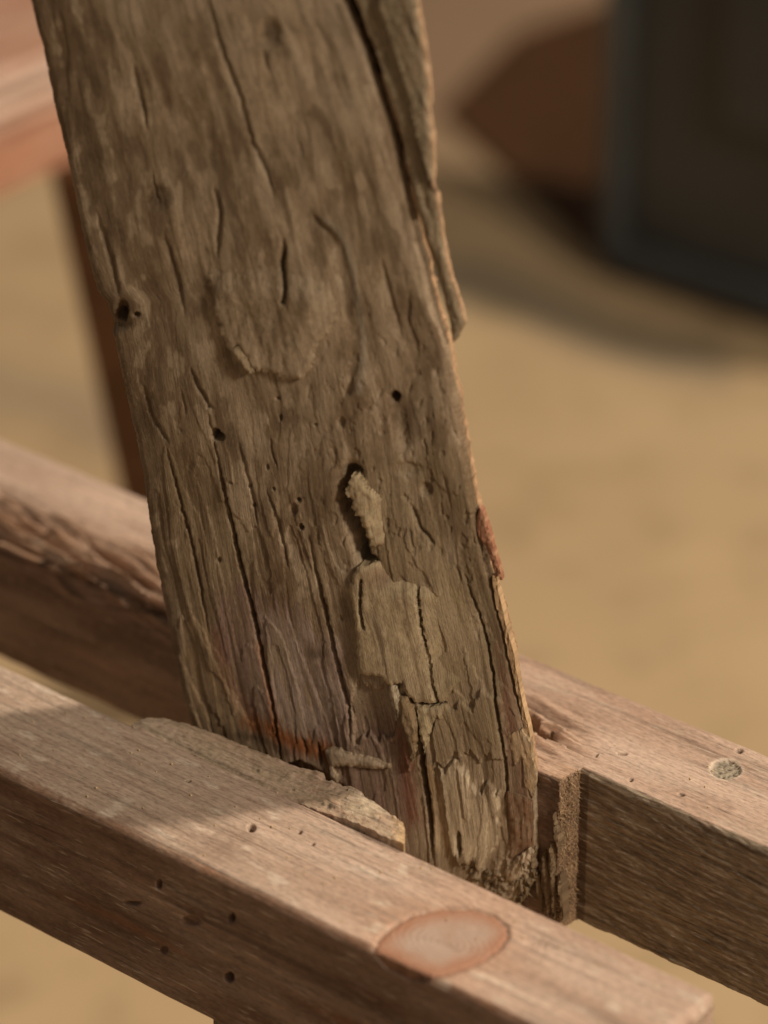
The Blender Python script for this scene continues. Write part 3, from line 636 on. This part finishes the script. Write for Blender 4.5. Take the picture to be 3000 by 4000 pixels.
    for cx, cy, rx, ry in ((1055, 130, 40, 60), (240, 500, 40, 60), (620, 770, 60, 60), (440, 1200, 50, 90), (560, 1640, 60, 90), (1240, 2550, 60, 25), (1600, 1650, 60, 100)): st.add(.7 * pit(x + 25 * n2, y + 25 * n1, cx, cy, rx, ry, .9), (.075, .046, .024))
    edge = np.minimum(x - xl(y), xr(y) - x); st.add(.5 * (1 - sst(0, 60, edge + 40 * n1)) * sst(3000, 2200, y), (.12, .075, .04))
    d, a = dist_poly(x - 44 + 8 * n2, y, TRENCH); st.add(.55 * np.exp(-(d / 13) ** 2), (.27, .235, .185))
    if dk is not None: st.add(1.3 * dk, (.05, .032, .018))

rows = np.concatenate([np.arange(-600, 1200, 6.5), np.arange(1200, 3560, 4.2), np.arange(3560, 3690, 20)])
NCOL = 330; uu = np.linspace(0, 1, NCOL); 
Yg = rows[:, None] + 0 * uu; L_ = xl(rows)[:, None]; R_ = xr(rows)[:, None]; Xg = L_ + (R_ - L_) * uu
Hh, DK = post_height(Xg, Yg)
ed = np.minimum((Xg - L_), (R_ - Xg)); Hh = Hh - 38 * (1 - np.clip(ed / 34, 0, 1)) ** 2.2
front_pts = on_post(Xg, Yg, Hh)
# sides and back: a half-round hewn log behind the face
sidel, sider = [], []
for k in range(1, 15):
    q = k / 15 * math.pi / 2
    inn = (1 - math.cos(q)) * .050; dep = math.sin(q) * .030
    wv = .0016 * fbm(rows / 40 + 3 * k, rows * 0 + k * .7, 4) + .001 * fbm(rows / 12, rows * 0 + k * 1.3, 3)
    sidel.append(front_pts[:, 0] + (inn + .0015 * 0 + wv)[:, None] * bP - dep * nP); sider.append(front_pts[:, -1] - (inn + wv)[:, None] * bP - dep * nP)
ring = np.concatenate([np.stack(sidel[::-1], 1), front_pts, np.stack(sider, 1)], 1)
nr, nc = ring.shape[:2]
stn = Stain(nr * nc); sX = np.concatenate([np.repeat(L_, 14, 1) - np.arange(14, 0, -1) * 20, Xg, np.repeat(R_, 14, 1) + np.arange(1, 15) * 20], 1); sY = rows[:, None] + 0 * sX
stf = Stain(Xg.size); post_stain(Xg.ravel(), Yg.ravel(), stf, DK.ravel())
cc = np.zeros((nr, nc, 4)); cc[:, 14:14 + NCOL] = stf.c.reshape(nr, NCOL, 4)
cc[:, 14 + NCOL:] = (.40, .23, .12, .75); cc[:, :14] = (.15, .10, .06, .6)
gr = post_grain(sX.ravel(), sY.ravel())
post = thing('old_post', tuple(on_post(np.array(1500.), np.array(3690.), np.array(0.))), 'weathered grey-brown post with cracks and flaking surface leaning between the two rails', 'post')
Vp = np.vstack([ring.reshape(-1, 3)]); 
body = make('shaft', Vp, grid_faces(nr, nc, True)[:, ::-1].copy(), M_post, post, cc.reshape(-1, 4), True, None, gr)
bm = bmesh.new(); bm.from_mesh(body.data); bm.verts.ensure_lookup_table()
bm.faces.new([bm.verts[i] for i in range(nc)]); bm.faces.new([bm.verts[(nr - 1) * nc + i] for i in range(nc)][::-1])
bmesh.ops.recalc_face_normals(bm, faces=bm.faces); bm.to_mesh(body.data); bm.free()

def ph(x, y): return post_height(np.asarray(x, float).copy(), np.asarray(y, float).copy())[0]
def smooth_ph(x, y):
    s = post_sy(x, y); return -55 * ((s - 640) / 640) ** 2 + 26 * fbm(s / 330, y / 700, 2)
def flake(name, pts, lift, rough, colfn, step=6, jit=6, skirt=45, label=None, cracks=(), tilt=lambda x, y: 0, seed=0, js=22):
    def top(x, y, e):
        s = post_sy(x, y)
        h = smooth_ph(x, y) + lift * (.72 + .28 * sst(0, 14, e)) + rough * (fbm(s / 16, y / 120, 3) + .8 * fbm(x / 24, y / 24, 3)) + tilt(x, y)
        for c, wd, dp in cracks:
            d, a = dist_poly(x + 6 * fbm(x / 20, y / 20, 2), y, c); h = h - dp * np.exp(-(d / wd) ** 2)
        return h
    def cf(px, py, dE, st):
        colfn(px, py, dE, st)
        for c, wd, dp in cracks:
            d, a = dist_poly(px + 6 * fbm(px / 20, py / 20, 2), py, c); st.add(.8 * np.exp(-(d / wd) ** 2), (.05, .04, .022))
        st.add(.5 * (dE == 0), (.12, .08, .04))
    o = flake_mesh(name, pts, lambda a, b, h: on_post(a, b, h), top, skirt, M_post, post, step, jit, cf, post_grain, seed, js)
    if label: o['label'] = label
    return o
def tan_col(px, py, dE, st, rgb=(.42, .325, .20), k=1.1):
    n = fbm(px / 70, py / 90, 4); st.add(k * np.clip(.7 + .9 * n, 0, 1), rgb); st.add(.5 * np.clip(-.1 + 2 * fbm(px / 40 + 7, py / 70, 4), 0, 1), (.17, .12, .062))
P1 = [(1401, 2205), (1372, 2282), (1381, 2340), (1396, 2417), (1401, 2514), (1405, 2620), (1449, 2625), (1507, 2629), (1526, 2658), (1584, 2649), (1603, 2697), (1637, 2726), (1709, 2740), (1748, 2731), (1777, 2678),
      (1835, 2629), (1872, 2562), (1850, 2456), (1815, 2359), (1777, 2263), (1718, 2200), (1640, 2180), (1565, 2205), (1468, 2190)]
def p1col(px, py, dE, st):
    tan_col(px, py, dE, st); st.add(.8 * sst(1640, 1800, px + .3 * (2500 - py) * .4 + 40 * fbm(px / 40, py / 50, 3)), (.20, .145, .075)); st.add(.6 * pit(px, py, 1490, 2240, 90, 45, .9), (.16, .09, .055))
flake('wood_flake', P1, 32, 4, p1col, 5.5, 6, 70, 'large tan flake low on the face', [([(1632, 2225), (1640, 2330), (1656, 2464), (1681, 2567), (1690, 2650), (1719, 2745)], 5, 30), ([(1420, 2253), (1415, 2359), (1429, 2437)], 5, 22)],
      lambda x, y: -70 * sst(1600, 1870, x) * sst(2720, 2560, y) - 70 * sst(2330, 2190, y) * sst(1430, 1560, x))
P2 = [(1381, 1848), (1420, 1858), (1458, 1906), (1497, 1945), (1507, 2022), (1536, 2070), (1536, 2128), (1468, 2128), (1439, 2070), (1420, 2022), (1391, 1983), (1381, 1935), (1357, 1911)]
flake('wood_flake', P2, 28, 5, tan_col, 5, 12, 70, 'small pale flake lifted beside a deep gouge', (), lambda x, y: -48 * sst(1455, 1540, x) + 10 * fbm(x / 40, y / 40, 3))
flake('wood_flake', [(1535, 2650), (1560, 2668), (1582, 2720), (1578, 2790), (1560, 2800), (1545, 2740), (1530, 2690)], 30, 6, lambda a, b, c, s: tan_col(a, b, c, s, (.46, .38, .27)), 5, 6, 60)
flake('wood_flake', [(1640, 2745), (1700, 2752), (1742, 2742), (1728, 2800), (1712, 2790), (1690, 2850), (1668, 2930), (1652, 2860)], 30, 6, lambda a, b, c, s: tan_col(a, b, c, s, (.38, .30, .18)), 5, 6, 60)
flake('wood_flake', [(1575, 2700), (1606, 2705), (1640, 2790), (1642, 2900), (1622, 2960), (1600, 2860), (1572, 2800)], 34, 6, lambda a, b, c, s: tan_col(a, b, c, s, (.24, .165, .09)), 5, 6, 70)
flake('wood_flake', [(1275, 2925), (1310, 2918), (1400, 2940), (1520, 2978), (1530, 2990), (1470, 2998), (1380, 2985), (1300, 2985), (1330, 3040), (1322, 3060), (1290, 3010)], 30, 3,
      lambda a, b, c, s: tan_col(a, b, c, s, (.46, .35, .25)), 5, 6, 40, 'pale torn sliver across the foot')
flake('wood_flake', [(1990, 2870), (2050, 2830), (2085, 2890), (2105, 2990), (2095, 3100), (2060, 3060), (2045, 2960), (2010, 2990)], 10, 6, lambda a, b, c, s: tan_col(a, b, c, s, (.38, .26, .15)), 5, 8, 22, js=110)
flake('wood_flake', [(1985, 3090), (2090, 3110), (2098, 3290), (2040, 3330), (1995, 3350), (1990, 3220)], 18, 7, lambda a, b, c, s: tan_col(a, b, c, s, (.20, .11, .062)), 5, 8, 22, js=110)
flake('wood_flake', [(1800, 3370), (1880, 3395), (1960, 3400), (2010, 3360), (2062, 3290), (2104, 3285), (2112, 3390), (2085, 3450), (2050, 3500), (1960, 3500), (1870, 3450)], 16, 17,
      lambda a, b, c, s: (tan_col(a, b, c, s, (.17, .12, .07)), s.add(.8 * np.clip(2.2 * fbm(a / 30, b / 16, 3), 0, 1), (.36, .275, .18)), s.add(.8 * np.clip(-.1 - 2.2 * fbm(a / 26 + 4, b / 20, 3), 0, 1), (.05, .03, .018))), 5, 10, 60, 'crushed torn fibres at the foot', (), lambda x, y: 26 * fbm(x / 45, y / 26, 3))
flake('wood_flake', [(1975, 3400), (2030, 3330), (2085, 3290), (2100, 3300), (2075, 3350), (2060, 3400), (2010, 3430)], 40, 9, lambda a, b, c, s: tan_col(a, b, c, s, (.46, .36, .26)), 5, 8, 50)
flake('wood_flake', [(905, 1352), (938, 1345), (966, 1385), (1000, 1446), (985, 1450), (950, 1415)], 44, 4, lambda a, b, c, s: tan_col(a, b, c, s, (.27, .2, .12)), 5, 4, 40)

flake('wood_flake', UPLATE, 26, 4, lambda a, b, c, s: (post_stain(a, b, s), s.add(.35 * np.clip(.5 + fbm(a / 80, b / 120, 3), 0, 1), (.33, .25, .165))), 6, 16, 50, 'broad thin flake peeling in the upper middle of the face',
      [([(1110, 925), (1112, 960), (1103, 1040), (1121, 1121), (1115, 1170)], 9, 26)], lambda x, y: -55 * sst(1190, 900, y) - 14 * sst(1180, 1300, x) + 8 * fbm(x / 60, y / 160, 3))
# slab split off the right side, hanging free at its lower end
SLAB_L = np.array([(1196, -600), (1402, 0), (1478, 200), (1570, 500), (1634, 800), (1697, 1000), (1738, 1150), (1772, 1328)])
SLAB_R = np.array([(1560, -600), (1652, 0), (1690, 250), (1702, 420), (1716, 640), (1712, 720), (1738, 900), (1775, 1080), (1818, 1235), (1824, 1258), (1790, 1318), (1772, 1332)])
pts = [tuple(q) for q in SLAB_L] + [tuple(q) for q in SLAB_R[::-1]]
def slab_top(x, y, e):
    s = post_sy(x, y)
    return -44 - 20 * sst(900, 1330, y) + 9 * fbm(s / 20, y / 240, 3) + 4 * fbm(s / 6, y / 90, 2) + 5 * fbm(x / 24, y / 30, 2) - 16 * (1 - sst(0, 16, e)) + 24 * sst(-3, 4, e * 0 + (x - np.interp(y, [0, 250, 640, 760], [1500, 1585, 1678, 1716]))) * sst(760, 700, y)
def slab_col(px, py, dE, st):
    n = fbm(px / 30, py / 160, 4)
    st.add(.85 * np.clip(.75 + n, 0, 1), (.225, .18, .115)); st.add(.6 * np.clip(-.1 + 2 * fbm(px / 20 + 3, py / 120, 3), 0, 1), (.10, .07, .04))
    ar = np.interp(py, SLAB_R[:10, 1], SLAB_R[:10, 0]); st.add(.75 * (1 - sst(2, 9, ar - px + 4 * n)), (.38, .23, .135))
    al = np.interp(py, SLAB_L[:, 1], SLAB_L[:, 0]); st.add(.8 * (1 - sst(3, 14, px - al + 4 * n)), (.42, .26, .15))
    d, a = dist_poly(px, py, [(1660, 560), (1690, 660), (1712, 735)]); st.add(.9 * np.exp(-(d / 7) ** 2), (.05, .03, .02))
slab = flake_mesh('split_slab', pts, lambda a, b, h: on_post(a, b, h), slab_top, 22, M_post, post, 7, 7, slab_col, post_grain, 9, 120)
slab['label'] = 'long slab split off the right side, hanging free at its lower tip'
inner = flake_mesh('split_shade_layer', [(1060, -600), (1290, 0), (1370, 200), (1480, 500), (1560, 760), (1618, 930), (1640, 940), (1665, 780), (1640, 500), (1560, 200), (1480, 0), (1400, -600)],  # backing wood coloured near-black so the split carries its shade
                   lambda a, b, h: on_post(a, b, h), lambda x, y, e: -100 - 60 * sst(700, 940, y) + 8 * fbm(x / 14, y / 120, 3), 20, flat('split_shade_dark', (.014, .009, .005), .9, .05), post, 12, 3, lambda px, py, dE, st: st.add(.8 + 0 * px, (.03, .018, .01)), post_grain, 2)
inner['label'] = 'wood layer inside the split, near-black in place of shade'
# small red splinter on the right edge
sp_pts = [(1878, 1972), (1892, 1982), (1920, 2060), (1944, 2150), (1970, 2256), (1958, 2256), (1946, 2205), (1944, 2248), (1930, 2200), (1905, 2130), (1862, 2070), (1868, 2020)]
splint = flake_mesh('splinter', sp_pts, lambda a, b, h: on_post(a, b, h), lambda x, y, e: -62 + 10 * fbm(x / 8, y / 80, 3) + 8 * sst(0, 8, e), 30, M_post, post, 5, 3,
                    lambda px, py, dE, st: (st.add(.9 + 0 * px, (.25, .10, .055)), st.add(.9 * np.clip(2.2 * fbm(px / 7, py / 90, 3), 0, 1), (.42, .25, .14))), post_grain, 5, 90)
splint['label'] = 'small reddish splinter on the right edge'
# thin pale bast along the lower right edge
ep = [(1925, 2240), (1938, 2238), (1975, 2400), (2010, 2540), (2040, 2690), (2068, 2830), (2076, 2880), (2062, 2870), (2045, 2800), (2015, 2660), (1980, 2500), (1945, 2360)]
flake_mesh('edge_sliver', ep, lambda a, b, h: on_post(a, b, h), lambda x, y, e: -64 + 8 * fbm(x / 8, y / 80, 3), 40, M_post, post, 5, 3, lambda px, py, dE, st: st.add(.9 + 0 * px, (.44, .29, .16)), post_grain, 6, 140)

# torn fibres standing out of the foot and of the shoulder
def fibres(name, roots, mat, parent, col):
    V = []; Fs = []; 
    for (P, dirv, L, wd) in roots:
        dirv = np.array(dirv) / np.linalg.norm(dirv); a = np.cross(dirv, rng.normal(size=3)); a /= np.linalg.norm(a); b = np.cross(dirv, a); k0 = len(V)
        bend = rng.normal(size=3) * .25
        for t, q in ((0, 1.), (.5, .7), (1, .12)):
            c = P + dirv * L * t + bend * L * t * t
            for m in range(3): an = 2 * math.pi * m / 3; V.append(c + (a * math.cos(an) + b * math.sin(an) * .5) * wd * q)
        for lv in (0, 3):
            for m in range(3): n2 = (m + 1) % 3; Fs.append((k0 + lv + m, k0 + lv + n2, k0 + lv + 3 + n2, k0 + lv + 3 + m))
        Fs.append((k0 + 6, k0 + 7, k0 + 8))
    V = np.array(V); st = Stain(len(V)); st.add(.9 * np.ones(len(V)), col)
    o = make(name, V, Fs, mat, parent, st.c, True, None, post_grain(*proj(V))); o['kind'] = 'stuff'; return o
rt = []
for k in range(14):
    y = rng.uniform(3330, 3480); x = np.interp(y, RE[:, 1], RE[:, 0]) - abs(rng.normal()) * 60 + 8
    rt.append((on_post(np.array(x), np.array(y), np.array(-10 + rng.uniform(-40, 20))), np.array([.1, -.12, -1]) + rng.normal(size=3) * .2, rng.uniform(.003, .008), rng.uniform(.0006, .0014)))
fibres('torn_fibres', rt, M_post, post, (.19, .135, .075))
rt = []
for k in range(900):
    z = rng.uniform(-HF, .001); p = GAP - EE * rng.uniform(0, 1.05)
    rt.append((O + d_ * (s1 - .0004) + n_ * p + UP * z, d_ * rng.uniform(.2, 1) + UP * rng.normal() * .5 - n_ * rng.uniform(-.2, .6), rng.uniform(.0008, .0030), rng.uniform(.00015, .0004)))
fibres('shoulder_fibres', rt, M_post, back, (.50, .34, .20))
def on_cheek(px, py, h): return on_plane(px, py, O + n_ * (GAP - EE), n_) - (np.asarray(h) * 1e-4)[..., None] * n_
for k, (x0, y0, x1, y1, wd) in enumerate(((2128, 3330, 2150, 3575, 15), (2158, 3300, 2172, 3600, 13), (2192, 3420, 2206, 3600, 9), (2105, 3420, 2122, 3560, 12), (2170, 3180, 2186, 3330, 8))):
    o = flake_mesh('splinter', [(x0 - wd * .5, y0), (x0 + wd * .6, y0 - 12), (x0 * .5 + x1 * .5 + wd, (y0 + y1) / 2), (x1 + wd * .5, y1 - 30), (x1, y1), (x1 - wd * .8, y1 - 50), (x0 * .5 + x1 * .5 - wd, (y0 + y1) / 2)], on_cheek,
                   lambda x, y, e: 14 + 10 * fbm(x / 7, y / 60, 3) + 10 * sst(0, 8, e), 40, M_post, back, 5, 3,
                   lambda px, py, dE, st: (st.add(.9 + 0 * px, (.13, .085, .048)), st.add(.8 * np.clip(2 * fbm(px / 6 + k, py / 70, 3), 0, 1), (.30, .225, .14))), post_grain, k, 120)
    relocal(o, None, MW)

# ---------------------------------------------------------------- background: rear trestle, can, brown floor patch
psi = R(52); e_ = np.array([math.cos(psi), math.sin(psi), 0]); m_ = np.array([math.sin(psi), -math.cos(psi), 0])
QB = CAM + 2.35 * rays(135., 700.)                      # lower front edge of the rear beam
rear = thing('rear_trestle', (QB[0], QB[1], 0), 'blurred pinkish timber beam on a dark red leg behind the post at upper left', 'trestle')
NB1, NB2 = 220, 90
def beam(name, base, length0, length1, wd, ht, mat, parent):
    o_ = bpy.data.objects
    S_ = np.linspace(-length0, length1, NB1); A = []; 
    per = [(0, t) for t in np.linspace(0, 1, NB2)] + [(t, 1) for t in np.linspace(0.02, 1, NB2)] + [(1, t) for t in np.linspace(.9, 0, 6)] + [(t, 0) for t in np.linspace(.9, .1, 6)]
    per = np.array(per); Pm = -per[:, 0] * wd + 0 * S_[:, None]; Zm = per[:, 1] * ht + 0 * S_[:, None]; Sm = S_[:, None] + 0 * Pm
    fib = fbm(Sm * 9, (Zm - Pm) * 130, 4); tear = sst(.55, .8, per[:, 1]) * (per[:, 0] < .35) * sst(.4, .1, per[:, 0] + 0)
    H = .002 * fib + tear * .007 * (fib - .3); sgn = np.where(per[:, 0] == 0, 1, 0); Pm = Pm + H * sgn; Zm = Zm + H * (per[:, 1] == 1)
    st = Stain(Pm.size); g = np.clip(.4 + 1.4 * fib, 0, 1) * np.broadcast_to(tear, Pm.shape)
    st.add(.8 * g, (.62, .50, .42)); st.add(.8 * np.clip(-.1 - 1.8 * fib, 0, 1) * np.broadcast_to(tear, Pm.shape), (.22, .13, .08)); st.add(.5 * (per[:, 0] == 0) * (per[:, 1] < .5) + 0 * Pm, (.42, .19, .11))
    M = Matrix(((e_[0], m_[0], 0, base[0]), (e_[1], m_[1], 0, base[1]), (0, 0, 1, base[2]), (0, 0, 0, 1)))
    o = make(name, np.stack([Sm, Pm, Zm], -1).reshape(-1, 3), grid_faces(NB1, len(per), True), mat, parent, st.c, True, M)
    bm = bmesh.new(); bm.from_mesh(o.data); bm.verts.ensure_lookup_table(); k = len(per)
    bm.faces.new([bm.verts[i] for i in range(k)]); bm.faces.new([bm.verts[(NB1 - 1) * k + i] for i in range(k)])
    bmesh.ops.recalc_face_normals(bm, faces=bm.faces); bm.to_mesh(o.data); bm.free(); return o
beam('beam', QB, .4, .21, .126, .063, M_back, rear)
# leaning leg below the beam, from its underside to the floor
lp = CAM + 2.35 * rays(208., 655.); top_l = np.array([lp[0], lp[1], QB[2] - .001])
yv = lp[1] + .005
def at_y(px, py): d = rays(float(px), float(py)); return CAM + d * (yv - CAM[1]) / d[1]
A0 = at_y(203, 688); B0 = at_y(455, 1850); dv = (B0 - A0) / (B0[2] - A0[2])
bot = A0 + dv * (0 - A0[2]); topp = A0 + dv * (QB[2] - A0[2] - .0008)
lw = np.array([.08, 0, 0]); ld = np.array([0, .06, 0])
Vl = [bot, bot + lw, bot + lw + ld, bot + ld, topp, topp + lw, topp + lw + ld, topp + ld]
make('leg', np.array(Vl), [(0, 1, 5, 4), (1, 2, 6, 5), (2, 3, 7, 6), (3, 0, 4, 7), (4, 5, 6, 7), (3, 2, 1, 0)], M_dark, rear, None, False)

# brown floor patch by the can, built as a thin flat sheet
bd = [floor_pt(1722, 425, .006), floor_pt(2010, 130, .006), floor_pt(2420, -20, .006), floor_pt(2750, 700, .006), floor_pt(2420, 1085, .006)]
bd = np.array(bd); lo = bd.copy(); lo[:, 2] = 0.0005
board = make('dark_floor_sheet', np.vstack([bd, lo]), [(0, 1, 2, 3, 4), (9, 8, 7, 6, 5)] + [(i, 5 + i, 5 + (i + 1) % 5, (i + 1) % 5) for i in range(5)], M_dark, None, None, False)
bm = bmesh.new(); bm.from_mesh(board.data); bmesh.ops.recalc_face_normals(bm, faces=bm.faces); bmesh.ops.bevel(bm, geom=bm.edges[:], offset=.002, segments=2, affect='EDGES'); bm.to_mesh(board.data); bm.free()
board['label'] = 'thin dark reddish-brown sheet lying on the floor beside the metal can'; board['category'] = 'board'; board['kind'] = 'thing'

# dark metal can: rounded body, pressed rim and raised centre panel
ca = floor_pt(2335, 1075); cb = floor_pt(3000, 1285); cd = (cb - ca); cd /= np.linalg.norm(cd); cn = np.array([-cd[1], cd[0], 0])   # cn points away
if cn[1] < 0: cn = -cn
CW, CH, CT = .36, .47, .165
can = thing('metal_can', tuple(ca + cd * CW / 2 + cn * CT / 2), 'dark grey-green metal can with pressed panels standing at upper right', 'can')
cz = math.atan2(cd[1], cd[0])
zb = .0065
def can_part(name, s, t, z, sx, sy, sz, bev, par=can, seg=5, mat=None):
    c = ca + cd * s + cn * t + UP * (z + zb); o = box_part(name, c, sx, sy, sz, cz, mat or M_can, par, bev, None, seg)
    for p in o.data.polygons: p.use_smooth = True
    return o
body_c = can_part('body', CW / 2, CT / 2, CH / 2, CW, CT, CH, .028)
fr_w = .024
for nm, s, z, sx, sz in (('rim', fr_w * .7, CH / 2, fr_w, CH - .03), ('rim', CW - fr_w * .7, CH / 2, fr_w, CH - .03), ('rim', CW / 2, fr_w * .9, CW - .03, fr_w), ('rim', CW / 2, CH - fr_w * .9, CW - .03, fr_w)):
    can_part(nm, s, 0.000, z, sx, .030, sz, .012, mat=M_rim)
can_part('raised_panel', CW / 2 + .015, .0, CH / 2 + .03, CW - .215, .036, CH - .26, .011)
h = can_part('handle', CW / 2, CT / 2, CH + .035, .16, .025, .016, .007); can_part('handle_post', CW / 2 - .07, CT / 2, CH + .015, .02, .025, .045, .007); can_part('handle_post', CW / 2 + .07, CT / 2, CH + .015, .02, .025, .045, .007)

# sawdust crumbs lying on the rails
V = []; Fs = []
for k in range(110):
    if k < 80: sx_ = rng.uniform(-.2, .15); pp = rng.uniform(-WN + .004, -.003)
    else: sx_ = rng.uniform(s1, .3); pp = GAP + rng.uniform(.004, WF - .004)
    c = O + d_ * sx_ + n_ * pp + UP * .0003; r0 = rng.uniform(.0002, .0007); k0 = len(V)
    for q in range(6): V.append(c + np.array([(1, 0, 0), (-1, 0, 0), (0, 1, 0), (0, -1, 0), (0, 0, 1), (0, 0, -1)][q]) * r0 * rng.uniform(.5, 1.3, 3))
    for a, b in ((0, 2), (2, 1), (1, 3), (3, 0)): Fs += [(k0 + a, k0 + b, k0 + 4), (k0 + b, k0 + a, k0 + 5)]
dust = make('sawdust', np.array(V), Fs, flat('sawdust_yellow', (.55, .40, .20), .8, .2)); dust['kind'] = 'stuff'; dust['label'] = 'yellow sawdust crumbs scattered on the rails'; dust['category'] = 'sawdust'
